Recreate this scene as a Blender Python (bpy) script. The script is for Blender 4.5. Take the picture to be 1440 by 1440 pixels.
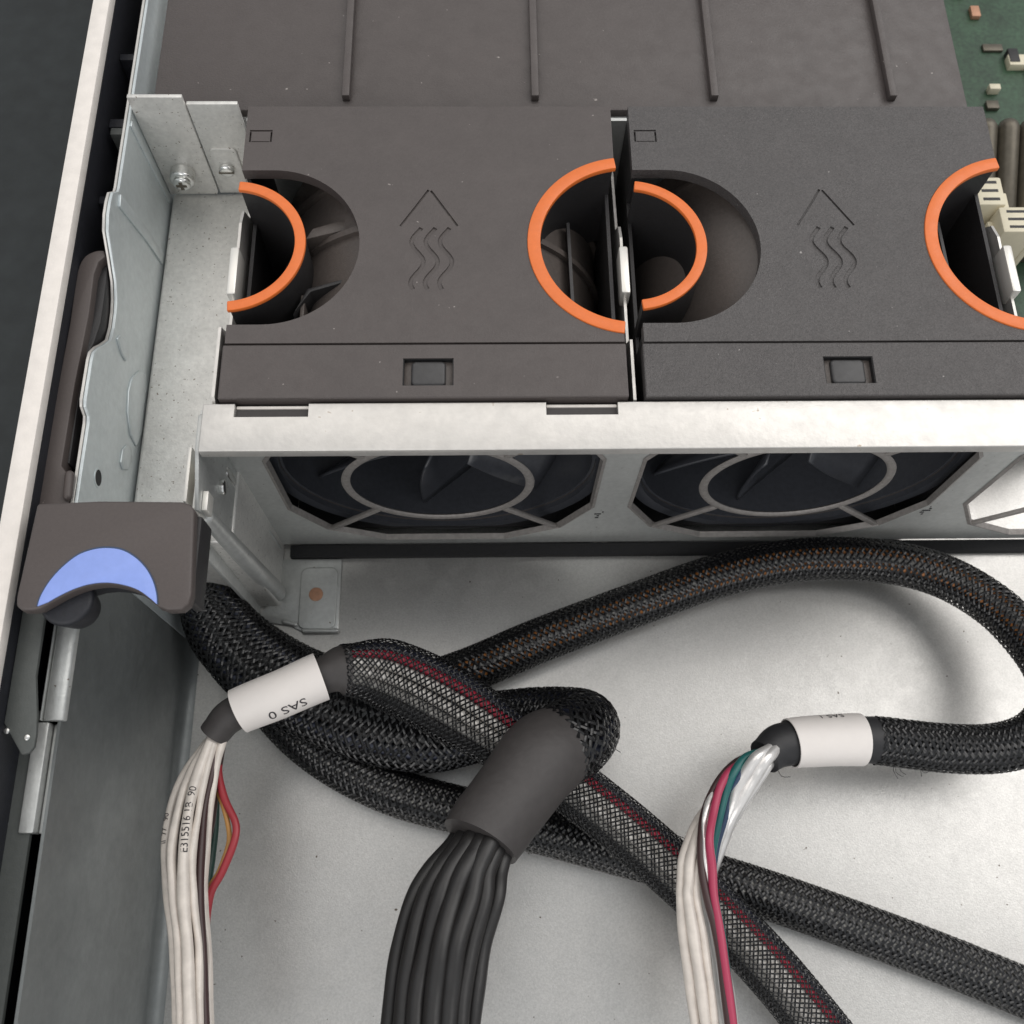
import bpy, bmesh, math, random
import numpy as np
from mathutils import Matrix, Vector
random.seed(4)
for o in list(bpy.data.objects): bpy.data.objects.remove(o)
SC = bpy.context.scene
COL = SC.collection
S = 0.01                      # everything below is written in centimetres

# ------------------------------------------------------------------ camera
CAMP = (5.4178, -9.1192, 26.3713)
CAMR = (20.9733, -0.8840, -0.8135)
FPX = 1419.7                  # focal length in pixels of a 1440 px wide picture
cam = bpy.data.cameras.new('camera'); camo = bpy.data.objects.new('camera', cam); COL.objects.link(camo)
cam.sensor_width = 36; cam.lens = FPX / 1440 * 36
cam.clip_start = 0.01; cam.clip_end = 50
cam.dof.use_dof = True; cam.dof.focus_distance = 21.5 * S; cam.dof.aperture_fstop = 40
camo.location = [c * S for c in CAMP]; camo.rotation_euler = [math.radians(a) for a in CAMR]
SC.camera = camo
SC.render.resolution_x = SC.render.resolution_y = 1024

# ------------------------------------------------------------------ light: an indoor room, lamp behind and to the right
world = bpy.data.worlds.new('World'); SC.world = world; world.use_nodes = True
bg = world.node_tree.nodes['Background']; bg.inputs[0].default_value = (0.94, 0.97, 1.0, 1); bg.inputs[1].default_value = 0.56
def lamp(name, loc, target, size, power, col):
    l = bpy.data.lights.new(name, 'AREA'); l.shape = 'RECTANGLE'; l.size = size[0] * S; l.size_y = size[1] * S
    l.energy = power; l.color = col
    o = bpy.data.objects.new(name, l); COL.objects.link(o)
    o.location = [c * S for c in loc]
    d = Vector(target) - Vector(loc); o.rotation_euler = d.to_track_quat('-Z', 'Y').to_euler()
    return o
lamp('room_lamp', (72, 30, 88), (12, 0, 3), (95, 80), 5.3, (1.0, 0.965, 0.93))
lamp('ceiling_lamp', (-12, 60, 120), (4, 0, 3), (110, 90), 3.0, (1.0, 0.93, 0.86))
lamp('front_fill', (-35, -95, 85), (5, 2, 3), (110, 90), 5.6, (1.0, 0.97, 0.94))  # added fill from the camera side to brighten front-facing metal, not a window
SC.view_settings.view_transform = 'Standard'; SC.view_settings.look = 'None'
SC.view_settings.gamma = 1; SC.view_settings.use_curve_mapping = False
SC.view_settings.exposure = 0.0
SC.render.engine = 'CYCLES'

# ------------------------------------------------------------------ pixel -> point on a plane of the place
_R = (Matrix.Rotation(math.radians(CAMR[2]), 3, 'Z') @ Matrix.Rotation(math.radians(CAMR[1]), 3, 'Y') @ Matrix.Rotation(math.radians(CAMR[0]), 3, 'X'))
def at(u, v, z=None, x=None, y=None):
    d = _R @ Vector(((u - 720) / FPX, -(v - 720) / FPX, -1)); c = Vector(CAMP)
    t = (z - c.z) / d.z if z is not None else ((x - c.x) / d.x if x is not None else (y - c.y) / d.y)
    return c + d * t

# ------------------------------------------------------------------ materials
MATS = {}
def mat(name, base, rough=0.5, metal=0.0, grain=None, grain_amt=0.12, bump=0.0, bump_scale=2500, spots=None, rvar=0.0, spec=0.5, blotch=0.0, coat=0.0, alpha=None):
    m = bpy.data.materials.new(name); m.use_nodes = True; MATS[name] = m
    nt = m.node_tree; N = nt.nodes; L = nt.links; b = N['Principled BSDF']
    b.inputs['Roughness'].default_value = rough; b.inputs['Metallic'].default_value = metal
    b.inputs['Specular IOR Level'].default_value = spec; b.inputs['Coat Weight'].default_value = coat
    tc = N.new('ShaderNodeTexCoord'); out = None
    col = N.new('ShaderNodeRGB'); col.outputs[0].default_value = (*base, 1); cs = col.outputs[0]
    def noise(scale, detail=3, rgh=.55):
        n = N.new('ShaderNodeTexNoise'); n.inputs['Scale'].default_value = scale; n.inputs['Detail'].default_value = detail; n.inputs['Roughness'].default_value = rgh
        L.new(tc.outputs['Object'], n.inputs['Vector']); return n
    def ramp(src, a, b_, lo, hi):
        r = N.new('ShaderNodeMapRange'); r.inputs[1].default_value = a; r.inputs[2].default_value = b_; r.inputs[3].default_value = lo; r.inputs[4].default_value = hi
        L.new(src, r.inputs[0]); return r.outputs[0]
    def mul(cs, fac):
        x = N.new('ShaderNodeMix'); x.data_type = 'RGBA'; x.blend_type = 'MULTIPLY'; x.inputs[0].default_value = 1
        L.new(cs, x.inputs[6]); cb = N.new('ShaderNodeCombineColor')
        for i in range(3): L.new(fac, cb.inputs[i])
        L.new(cb.outputs[0], x.inputs[7]); return x.outputs[2]
    if grain: cs = mul(cs, ramp(noise(grain).outputs[0], .3, .7, 1 - grain_amt, 1 + grain_amt))
    if blotch: cs = mul(cs, ramp(noise(90, 4).outputs[0], .3, .7, 1 - blotch, 1 + blotch))
    if spots:
        thr, scol, scale = spots
        f = ramp(noise(scale, 1.5).outputs[0], thr, thr + .04, 0, 1)
        x = N.new('ShaderNodeMix'); x.data_type = 'RGBA'; L.new(f, x.inputs[0]); L.new(cs, x.inputs[6]); x.inputs[7].default_value = (*scol, 1); cs = x.outputs[2]
    L.new(cs, b.inputs['Base Color'])
    if rvar: L.new(ramp(noise(260, 4).outputs[0], .3, .7, rough - rvar, rough + rvar), b.inputs['Roughness'])
    if bump:
        bp = N.new('ShaderNodeBump'); bp.inputs['Strength'].default_value = bump; bp.inputs['Distance'].default_value = 0.0002
        L.new(noise(bump_scale, 2).outputs[0], bp.inputs['Height']); L.new(bp.outputs[0], b.inputs['Normal'])
    if alpha is not None: b.inputs['Alpha'].default_value = alpha
    return m
mat('galv', (.56, .57, .555), .42, .55, grain=700, grain_amt=.07, bump=.25, bump_scale=1400, rvar=.07, blotch=.06, spots=(.73, (.2, .17, .14), 900))
mat('galv_shelf', (.70, .69, .66), .48, .55, grain=900, grain_amt=.08, bump=.25, bump_scale=1800, rvar=.07, blotch=.05, spots=(.70, (.2, .16, .12), 1500))
mat('galv_wall', (.60, .65, .66), .40, .5, grain=600, grain_amt=.05, bump=.15, bump_scale=1200, rvar=.06, blotch=.05)
mat('galv_floor', (.575, .565, .545), .37, .86, grain=2200, grain_amt=.10, bump=.16, bump_scale=2600, rvar=.03, blotch=.025, spots=(.76, (.12, .1, .08), 800))
mat('galv_bar', (.64, .62, .59), .40, .6, grain=500, grain_amt=.05, bump=.2, bump_scale=1100, rvar=.06, blotch=.04, spots=(.75, (.4, .34, .28), 500))
mat('cream_edge', (.80, .75, .70), .5, .1, grain=400, grain_amt=.05, bump=.15, spots=(.76, (.45, .38, .3), 500))
mat('galv_shaded', (.22, .235, .235), .45, .6, grain=600, grain_amt=.05, bump=.15, rvar=.06, blotch=.08)  # galvanised sheet with the shade at the lower left put into its colour
mat('guard', (.30, .28, .265), .55, .4, grain=900, grain_amt=.15, bump=.4)
mat('bright_metal', (.82, .82, .80), .22, 1.0, grain=500, grain_amt=.05)
mat('clip_metal', (.82, .80, .75), .35, .5)
mat('copper', (.50, .27, .17), .5, .3, grain=1200)
mat('plastic_warm', (.076, .064, .061), .43, 0, grain=1500, grain_amt=.05, blotch=.05, bump=.35, bump_scale=2600, rvar=.09, spots=(.765, (.32, .29, .27), 620))
mat('plastic_cool', (.073, .067, .066), .42, 0, blotch=.05, grain=2600, grain_amt=.26, bump=.9, bump_scale=3200, rvar=.08, spots=(.755, (.32, .3, .29), 900))
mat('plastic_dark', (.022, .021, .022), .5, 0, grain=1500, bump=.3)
mat('plastic_shroud', (.095, .08, .072), .45, 0, grain=1200, grain_amt=.1, bump=.3)
mat('fan_dark', (.050, .053, .062), .28, 0, grain=900)
mat('latch_grey', (.045, .044, .045), .42, 0, grain=900)
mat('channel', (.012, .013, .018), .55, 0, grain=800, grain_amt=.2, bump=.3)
mat('lever', (.080, .066, .062), .5, 0, grain=1500, grain_amt=.05, bump=.12, bump_scale=2400, spots=(.81, (.3, .27, .25), 700))
mat('orange', (.74, .17, .034), .40, 0, grain=700, grain_amt=.04, rvar=.1, blotch=.03, bump=.15)
mat('blue', (.26, .36, .78), .45, 0, grain=700, grain_amt=.03, rvar=.08, blotch=.03, bump=.12)
mat('black_line', (.008, .008, .009), .6)
mat('braid', (.007, .007, .008), .22, 0, spec=.55)
mat('core_black', (.010, .010, .011), .5)
mat('core_grey', (.34, .33, .31), .45)
mat('core_dim', (.10, .10, .10), .45)
mat('core_white', (.75, .72, .68), .4)
mat('core_red', (.42, .02, .05), .4)
mat('core_orange', (.50, .19, .05), .4)
mat('core_blue', (.03, .035, .06), .4)
mat('shrink', (.050, .045, .044), .55, 0, grain=500, grain_amt=.08, bump=.3, bump_scale=900)
mat('shrink_black', (.022, .022, .024), .5, 0, grain=500, bump=.25, bump_scale=900)
mat('label', (.80, .755, .72), .5, 0, grain=300, grain_amt=.02, bump=.1)
mat('ink', (.035, .03, .035), .6)
mat('wire_white', (.70, .64, .58), .24, 0, grain=350, grain_amt=.10, bump=.35, bump_scale=420)
mat('wire_foil', (.82, .80, .78), .28, .55, grain=350, grain_amt=.08, bump=.6, bump_scale=350)
mat('wire_brown', (.055, .028, .028), .4)
mat('wire_green', (.012, .045, .035), .4)
mat('wire_red', (.34, .035, .045), .38)
mat('wire_yellow', (.50, .26, .08), .4)
mat('wire_teal', (.015, .12, .115), .38)
mat('wire_blue', (.03, .055, .11), .38)
mat('wire_pink', (.42, .045, .10), .38)
mat('wire_black', (.019, .018, .018), .38, 0, grain=300, grain_amt=.1, bump=.3, bump_scale=500)
mat('foam', (.016, .016, .017), .9, 0, grain=900, bump=.8, bump_scale=1500)
mat('table', (.022, .026, .027), .7, 0, grain=150, grain_amt=.15, bump=.3, bump_scale=600, blotch=.12)
mat('tray', (.085, .092, .088), .55, .2, grain=800, grain_amt=.06, bump=.2)
mat('board', (.028, .065, .035), .45, 0, grain=700, grain_amt=.3, blotch=.3)
mat('ivory', (.72, .66, .50), .45, 0, grain=500, grain_amt=.03)
mat('sink', (.13, .115, .09), .4, .5, grain=600)

# ------------------------------------------------------------------ objects
ROOT = {}
def props(o, label=None, cat=None, group=None, kind=None):
    if label: o['label'] = label
    if cat: o['category'] = cat
    if group: o['group'] = group
    if kind: o['kind'] = kind
    return o
def thing(name, label, cat, loc=(0, 0, 0), group=None):
    o = bpy.data.objects.new(name, None); COL.objects.link(o); o.location = [c * S for c in loc]; o.empty_display_size = .01
    ROOT[o.name] = Vector(loc)
    return props(o, label, cat, group)
class MB:
    def __init__(s): s.v = []; s.f = []
    def add(s, vs, fs):
        k = len(s.v); s.v += [tuple(p) for p in vs]; s.f += [tuple(i + k for i in f) for f in fs]; return s
    def box(s, x0, x1, y0, y1, z0, z1):
        return s.add([(x0, y0, z0), (x1, y0, z0), (x1, y1, z0), (x0, y1, z0), (x0, y0, z1), (x1, y0, z1), (x1, y1, z1), (x0, y1, z1)],
                     [(0, 3, 2, 1), (4, 5, 6, 7), (0, 1, 5, 4), (1, 2, 6, 5), (2, 3, 7, 6), (3, 0, 4, 7)])
    def prism(s, poly, a, b, axis='z'):
        n = len(poly)
        def P(p, h):
            return (p[0], p[1], h) if axis == 'z' else ((h, p[0], p[1]) if axis == 'x' else (p[0], h, p[1]))
        s.add([P(p, a) for p in poly] + [P(p, b) for p in poly],
              [tuple(range(n))[::-1], tuple(range(n, 2 * n))] + [(i, (i + 1) % n, n + (i + 1) % n, n + i) for i in range(n)])
        return s
    def annulus(s, c, r0, r1, a0, a1, h0, h1, n=48, axis='z', closed=False):
        th = [math.radians(a0 + (a1 - a0) * i / n) for i in range(n + (0 if closed else 1))]
        vs = []
        for t in th:
            for (r, h) in ((r0, h0), (r1, h0), (r1, h1), (r0, h1)):
                p = (c[0] + r * math.cos(t), c[1] + r * math.sin(t))
                vs.append((p[0], p[1], h) if axis == 'z' else ((h, p[0], p[1]) if axis == 'x' else (p[0], h, p[1])))
        m = len(th); fs = []
        for i in range(m if closed else m - 1):
            j = (i + 1) % m
            for k in range(4): fs.append((4 * i + k, 4 * j + k, 4 * j + (k + 1) % 4, 4 * i + (k + 1) % 4))
        if not closed: fs += [(0, 1, 2, 3), tuple(4 * (m - 1) + k for k in (3, 2, 1, 0))]
        return s.add(vs, fs)
    def cyl(s, c, r, h0, h1, n=32, axis='z', r2=None):
        r2 = r if r2 is None else r2; vs = []
        for (h, q) in ((h0, r), (h1, r2)):
            for i in range(n):
                t = 2 * math.pi * i / n; p = (c[0] + q * math.cos(t), c[1] + q * math.sin(t))
                vs.append((p[0], p[1], h) if axis == 'z' else ((h, p[0], p[1]) if axis == 'x' else (p[0], h, p[1])))
        return s.add(vs, [tuple(range(n))[::-1], tuple(range(n, 2 * n))] + [(i, (i + 1) % n, n + (i + 1) % n, n + i) for i in range(n)])
def make(name, mb, m, parent=None, bevel=0.0, seg=2, smooth=None, kind=None, fix=True):
    bm = bmesh.new(); off = Vector((0, 0, 0))
    if parent is not None:
        r = parent
        while r.parent is not None: r = r.parent
        off = ROOT.get(r.name, off)
    vs = [bm.verts.new([(p[i] - off[i]) * S for i in range(3)]) for p in mb.v]
    for f in mb.f:
        try: bm.faces.new([vs[i] for i in f])
        except ValueError: pass
    if fix: bmesh.ops.recalc_face_normals(bm, faces=bm.faces)
    if bevel:
        ed = [e for e in bm.edges if len(e.link_faces) == 2 and e.calc_face_angle(0) > math.radians(40)]
        bmesh.ops.bevel(bm, geom=ed, offset=bevel * S, segments=seg, affect='EDGES', profile=.5, clamp_overlap=True)
    me = bpy.data.meshes.new(name); bm.to_mesh(me); bm.free(); me.materials.append(MATS[m])
    o = bpy.data.objects.new(name, me); COL.objects.link(o)
    if parent is not None: o.parent = parent
    if smooth is None: smooth = bool(bevel)
    if smooth:
        for p in me.polygons: p.use_smooth = True
        me.set_sharp_from_angle(angle=math.radians(35 if bevel else 50))
    if kind: o['kind'] = kind
    return o
def boolean(o, mb, op='DIFFERENCE'):
    r = o
    while r.parent is not None: r = r.parent
    tmp = MB(); off = ROOT.get(r.name, Vector((0, 0, 0)))
    tmp.v = [tuple(p[i] - off[i] for i in range(3)) for p in mb.v]; tmp.f = mb.f
    c = make('cutter', tmp, 'black_line')
    c.matrix_world = Matrix.Translation(off * S)
    md = o.modifiers.new('b', 'BOOLEAN'); md.object = c; md.operation = op; md.solver = 'EXACT'
    bpy.context.view_layer.update()
    me = bpy.data.meshes.new_from_object(o.evaluated_get(bpy.context.evaluated_depsgraph_get()))
    old = o.data; o.modifiers.clear(); o.data = me; bpy.data.meshes.remove(old)
    bpy.data.objects.remove(c)
    for p in me.polygons: p.use_smooth = False
    return o
def ribbon(pts, w):
    L_, R_ = [], []
    for i, p in enumerate(pts):
        a = pts[max(i - 1, 0)]; b = pts[min(i + 1, len(pts) - 1)]
        d = Vector((b[0] - a[0], b[1] - a[1])).normalized(); n = Vector((-d.y, d.x)) * w / 2
        L_.append((p[0] + n.x, p[1] + n.y)); R_.append((p[0] - n.x, p[1] - n.y))
    return L_ + R_[::-1]
def arc(c, r, a0, a1, n=32):
    return [(c[0] + r * math.cos(math.radians(a0 + (a1 - a0) * i / n)), c[1] + r * math.sin(math.radians(a0 + (a1 - a0) * i / n))) for i in range(n + 1)]
def rrect(x0, x1, y0, y1, r, n=6):
    return arc((x1 - r, y0 + r), r, -90, 0, n) + arc((x1 - r, y1 - r), r, 0, 90, n) + arc((x0 + r, y1 - r), r, 90, 180, n) + arc((x0 + r, y0 + r), r, 180, 270, n)

# ------------------------------------------------------------------ the table under everything
props(make('table_surface', MB().box(-60, 80, -60, 80, -1.2, -.6), 'table'), kind='structure')

# ------------------------------------------------------------------ chassis
WX = -2.66
ch = thing('server_chassis', 'open galvanised steel server case with bare floor, side wall and pale top rail', 'server case', (5, 0, -.2))
fl = make('floor_panel', MB().box(WX, 34, -18, 30, -.2, 0), 'galv_floor', ch)
# side wall with wavy top edge, two sheets thick
prof = [(14, 8.2), (5.5, 8.2), (5.38, 8.22), (5.15, 8.47), (4.9, 8.52), (4.55, 8.52), (4.2, 8.42), (3.8, 8.0), (3.45, 7.66), (3.1, 7.5), (2.8, 7.44), (2.45, 7.43),
        (2.1, 7.5), (1.85, 7.75), (1.62, 8.02), (1.4, 8.2), (1.2, 8.24), (.3, 8.25), (.16, 8.2), (.05, 7.98), (-.08, 7.95), (-2.6, 7.95)]
make('side_wall', MB().prism([(14, 0), (-2.6, 0)] + prof[::-1], WX - .065, WX, 'x'), 'galv_wall', ch, bevel=.012, seg=1)
make('side_wall_backing', MB().prism([(14, 3), (-2.6, 3)] + [(y + .02, z - .02) for y, z in prof[::-1]], WX - .15, WX - .085, 'x'), 'galv_bar', ch, bevel=.012, seg=1)
make('wall_rib', MB().prism(ribbon([(5.2, 8.15), (5.55, 6.4), (5.68, 5.3)], .30), WX - .01, WX + .05, 'x'), 'galv_wall', ch, bevel=.05)
make('wall_rib', MB().prism(ribbon([(7.3, 8.15), (7.42, 5.3)], .16), WX - .01, WX + .04, 'x'), 'galv_wall', ch, bevel=.03)
for pl_ in ([(163, 476), (167, 471), (173, 479), (178, 492), (179, 503), (175, 508), (169, 497)], [(184, 531), (194, 521), (203, 527), (204, 545), (200, 575), (197, 610), (190, 628), (182, 612), (178, 580), (179, 550)],
            [(171, 632), (177, 625), (183, 632), (184, 648), (178, 661), (171, 661), (168, 650)]):
    make('wall_dimple', MB().prism([(lambda p: (p.y, p.z))(at(u, v, x=WX)) for u, v in pl_], WX - .01, WX + .045, 'x'), 'galv_wall', ch, bevel=.04, seg=3)
h = at(138, 672, x=WX)
make('wall_hole', MB().cyl((h.y, h.z), .17, WX - .02, WX + .004, axis='x'), 'black_line', ch)
make('hole_rim', MB().annulus((h.y, h.z), .17, .21, 0, 360, WX - .01, WX + .012, axis='x', closed=True), 'galv_wall', ch)
# shelf beside the fan bay, rear wall of that corner
make('shelf', MB().box(WX + .05, -.3, -1.7, 7.7, 0, 5.25), 'galv_shelf', ch, bevel=.08, seg=3)
make('corner_panel', MB().prism([(WX + .02, 5.3), (-1.47, 5.3), (-1.42, 5.42), (-1.42, 8.6), (WX + .02, 8.6)], 7.62, 7.72, 'y'), 'galv_shelf', ch, bevel=.02)
make('corner_panel', MB().box(-1.40, -.25, 7.66, 7.76, 5.3, 8.35), 'galv_shelf', ch, bevel=.02)
make('boss_plate', MB().prism(rrect(-1.28, -.62, 5.42, 6.95, .14), 7.60, 7.67, 'y'), 'galv_shelf', ch, bevel=.025)
sc = make('screw', MB().cyl((-2.08, 6.15), .30, 7.30, 7.64, axis='y').cyl((-2.08, 6.15), .21, 7.18, 7.31, axis='y'), 'bright_metal', ch, bevel=.07, seg=3)
make('screw_recess', MB().box(-2.12, -2.04, 7.17, 7.25, 6.02, 6.28).box(-2.21, -1.95, 7.172, 7.25, 6.11, 6.19), 'sink', sc)
sc = make('screw', MB().cyl((-.98, 6.3), .19, 7.45, 7.61, axis='y'), 'bright_metal', ch, bevel=.06, seg=3)
make('screw_slot', MB().box(-1.16, -.8, 7.44, 7.5, 6.275, 6.325), 'sink', sc)
# outer rail: pale folded top edge, dark channel between it and the wall
make('top_rail', MB().box(-3.76, -3.37, -18, 30, 8.3, 8.6), 'cream_edge', ch, bevel=.03)
make('outer_skin', MB().box(-3.745, -3.70, -18, 30, -.2, 8.3), 'galv', ch)
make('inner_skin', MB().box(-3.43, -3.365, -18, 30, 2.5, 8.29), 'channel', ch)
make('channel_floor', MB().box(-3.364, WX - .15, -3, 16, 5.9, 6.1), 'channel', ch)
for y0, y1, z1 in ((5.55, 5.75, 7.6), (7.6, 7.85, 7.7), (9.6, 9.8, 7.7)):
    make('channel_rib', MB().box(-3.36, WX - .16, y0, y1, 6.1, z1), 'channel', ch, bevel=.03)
make('channel_gusset', MB().prism([(-3.36, 7.4), (-2.85, 6.6), (-3.36, 6.6)], 6.1, 7.0), 'channel', ch, bevel=.02)
make('channel_bracket', MB().box(-3.25, -2.95, 7.3, 7.5, 6.5, 7.8), 'tray', ch, bevel=.03)
# front half of the side: lower wall, folded top strips, tray with tab
make('front_wall', MB().box(WX - .06, WX, -18, -2.62, 0, 7.25), 'galv_shaded', ch)
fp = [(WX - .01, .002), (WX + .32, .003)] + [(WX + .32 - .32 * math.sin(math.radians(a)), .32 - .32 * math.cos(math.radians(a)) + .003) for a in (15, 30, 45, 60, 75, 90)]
make('floor_bend', MB().prism(fp, -18, -1.72, 'y'), 'galv_shaded', ch, smooth=True)
make('fold_strip', MB().prism([(-2.98, 7.15), (-2.98, 7.28), (-2.94, 7.34), (-2.72, 7.34), (-2.62, 7.28), (-2.58, 7.15)], -5.9, -2.62, 'y'), 'galv', ch, bevel=.03)
make('fold_strip', MB().box(-3.02, -2.99, -5.9, -2.62, 7.0, 7.36), 'galv', ch, bevel=.01)
make('lower_strip', MB().box(-3.14, -2.86, -7.9, -5.92, 6.9, 7.28), 'galv', ch, bevel=.04)
make('lower_strip', MB().box(-2.85, -2.69, -7.9, -5.93, 6.8, 7.08), 'galv', ch, bevel=.03)
make('strip_clip', MB().box(-2.70, -2.665, -6.75, -5.94, 6.5, 6.9), 'galv', ch, bevel=.015)
P8 = lambda u, v: (lambda p: (p.x, p.y))(at(u, v, z=8.0))
make('side_tray', MB().prism([(-3.36, -2.62), (-3.36, -6.05), P8(30, 1062), P8(41, 1059), P8(48, 1050), P8(51, 1032), P8(52, 1005), (-2.92, -5.2), (-2.92, -2.62)], 7.9, 8.0), 'tray', ch, bevel=.03)
for u, v in ((9, 1028), (38, 1037)):
    p = at(u, v, z=8.02); make('rivet', MB().cyl((p.x, p.y), .055, 7.98, 8.03, n=16), 'bright_metal', ch, bevel=.02)
make('lower_tray', MB().box(-3.364, -2.95, -18, -5.7, 7.1, 7.2), 'tray', ch)

# ------------------------------------------------------------------ fan cage
cg = thing('fan_cage', 'galvanised fan cage front plate with pale top lip and three finger guard openings', 'fan cage', (8, 0, 0))
PX, PC, CZ = 4.153, 8.464, 4.37
dod = [(-3.74, -1.45), (-3.0, -2.88), (-1.6, -3.68), (1.6, -3.68), (3.0, -2.88), (3.74, -1.45), (3.74, 1.45), (3.0, 2.88), (1.6, 3.45), (-1.6, 3.45), (-3.0, 2.88), (-3.74, 1.45)]
plate = make('front_plate', MB().box(-.40, 26.0, 0, .1, .25, 8.14), 'galv', cg)
cut = MB()
for k in range(3): cut.prism([(PX + k * PC + x, CZ + z) for x, z in dod], -1, 1, 'y')
boolean(plate, cut)
for k in range(3):
    cx = PX + k * PC
    make('opening_rim', MB().prism([(0, 0)], 0, 0) if False else (lambda mb: [mb.add([(cx + x * s, y, CZ + z * s) for (x, z) in dod for (s, y) in ((1.0, -.05), (1.022, -.012), (.99, .1))],
         [(3 * i + a, 3 * ((i + 1) % 12) + a, 3 * ((i + 1) % 12) + b, 3 * i + b) for i in range(12) for a, b in ((0, 1), (0, 2))]), mb][1])(MB()), 'guard', cg, smooth=False)
    g = MB()
    for i in range(72):
        t = 2 * math.pi * i / 72
        for j in range(8):
            q = 2 * math.pi * j / 8; r = 2.16 + .105 * math.cos(q)
            g.v.append((cx + r * math.cos(t), .03 + .06 * math.sin(q), CZ + r * math.sin(t)))
        for j in range(8): g.f.append((8 * i + j, 8 * i + (j + 1) % 8, 8 * ((i + 1) % 72) + (j + 1) % 8, 8 * ((i + 1) % 72) + j))
    make('guard_ring', g, 'guard', cg, smooth=True)
    for a in (45, 135, 225, 315):
        t = math.radians(a); d = Vector((math.cos(t), math.sin(t)))
        p0 = Vector((cx, CZ)) + d * 2.22; p1 = Vector((cx, CZ)) + d * 4.2
        make('guard_strut', MB().prism(ribbon([tuple(p0), tuple((p0 + p1) / 2), tuple(p1)], .16), -.03, .08, 'y'), 'guard', cg, bevel=.03)
# stamped marks between the openings
for u, v in ((843, 723), (1302, 718)):
    p = at(u, v, y=-.003)
    mk = MB()
    for k in range(5): mk.box(p.x - .09 + random.uniform(-.06, .16), p.x + random.uniform(-.02, .12), -.006, .002, p.z - .28 + k * .13, p.z - .21 + k * .13)
    make('stamp_mark', mk, 'black_line', cg)
lip = make('top_lip', MB().prism([(-.88, 8.02), (-.88, 8.3), (.16, 8.3), (.16, 8.145), (-.1, 8.145), (-.1, 8.1), (-.70, 8.1), (-.75, 8.02)], -.32, 26.0, 'x'), 'galv_bar', cg, bevel=.09, seg=3)
boolean(lip, MB().box(.31, 1.78, -.14, .4, 7.6, 9).box(6.51, 7.95, -.13, .4, 7.6, 9))
for p in lip.data.polygons: p.use_smooth = True
lip.data.set_sharp_from_angle(angle=math.radians(35))
for x0, x1 in ((.34, 1.75), (6.54, 7.92)):
    make('notch_tongue', MB().box(x0 - .02, x1 + .02, .09, .155, 7.5, 8.2), 'cream_edge', cg, bevel=.02)
    make('notch_pad', MB().box(x0 - .02, x1 + .02, -.13, .085, 7.6, 8.17), 'shrink', cg)
make('gasket', MB().box(-.1, 26, -.36, -.01, .002, .22), 'foam', cg, bevel=.03)
# end bracket with rolled edge, foot and copper rivet
br = make('end_bracket', MB().prism([(0, .05), (0, 8.14), (-.7, 8.14), (-1.9, 7.75), (-1.75, 7.0), (-1.36, .05)], -.44, -.36, 'x'), 'galv', cg, bevel=.015)
def capsule(p, q, r0, r1, n=14, m=5):
    mb = MB(); p, q = Vector(p), Vector(q); d = (q - p).normalized(); a = d.orthogonal().normalized(); b = d.cross(a)
    rings = []
    for i in range(m): t = math.pi / 2 * i / (m - 1) if i else .08; rings.append((p - d * r0 * math.cos(t), max(r0 * math.sin(t), .002)))
    for i in range(m): t = math.pi / 2 * (m - 1 - i) / (m - 1) if i < m - 1 else .08; rings.append((q + d * r1 * math.cos(t), max(r1 * math.sin(t), .002)))
    for c, r in rings:
        for k in range(n): t = 2 * math.pi * k / n; mb.v.append(tuple(c + (a * math.cos(t) + b * math.sin(t)) * r))
    for i in range(len(rings) - 1):
        for k in range(n): mb.f.append((i * n + k, i * n + (k + 1) % n, (i + 1) * n + (k + 1) % n, (i + 1) * n + k))
    mb.f += [tuple(range(n)), tuple((len(rings) - 1) * n + k for k in range(n))]
    return mb
make('rolled_edge', capsule((-.44, -1.72, 6.9), (-.38, -1.38, .3), .17, .26), 'galv', cg, smooth=True)
make('outer_flange', MB().prism([(-1.2, .03), (-1.2, 5.2), (-1.9, 5.5), (-2.06, 5.4), (-1.95, .03)], -.92, -.82, 'x'), 'galv', cg, bevel=.03)
make('outer_flange', MB().box(-.86, -.46, -1.32, -1.24, .03, 5.2), 'galv', cg, bevel=.02)
make('top_tab', MB().box(-.74, -.66, -1.66, -.46, 6.2, 7.62), 'clip_metal', cg, bevel=.02)
make('top_tab', MB().box(-.50, -.445, -1.85, -.66, 6.6, 7.72), 'clip_metal', cg, bevel=.015)
make('top_tab', MB().box(-.355, -.24, -1.84, -1.42, 7.2, 7.6), 'clip_metal', cg, bevel=.02)
make('bracket_slot', MB().prism(rrect(-.42, -.2, 5.3, 6.1, .1), -.37, -.335, 'x'), 'bright_metal', cg, bevel=.02)
make('bracket_screw', MB().cyl((-.85, 6.4), .18, -.37, -.25, axis='x', n=20), 'bright_metal', cg, bevel=.04)
make('stiffening_bead', capsule((-.34, -.2, .5), (-.34, -.22, 1.9), .07, .06), 'galv', cg, smooth=True)
ft = make('foot', MB().prism([(-.4, -.38), (1.3, -.38), (1.3, -2.34), (1.22, -2.42), (.35, -2.42), (.0, -2.25), (-.3, -2.2), (-.8, -2.1), (-.8, -1.9), (-.4, -1.3)], .004, .09), 'galv', cg, bevel=.03)
make('foot_plate', MB().prism(rrect(.22, 1.22, -2.36, -.64, .2), .08, .15), 'galv', cg, bevel=.035, seg=3)
make('foot_rivet', MB().cyl((.66, -1.4), .19, .1, .175, n=28), 'copper', cg, bevel=.02)
make('foot_lip', capsule((.38, -2.4, .1), (1.25, -2.4, .1), .07, .07), 'galv', cg, smooth=True)
make('foot_lip', capsule((-.15, -2.14, .1), (.15, -2.22, .1), .07, .07), 'galv', cg, smooth=True)
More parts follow.
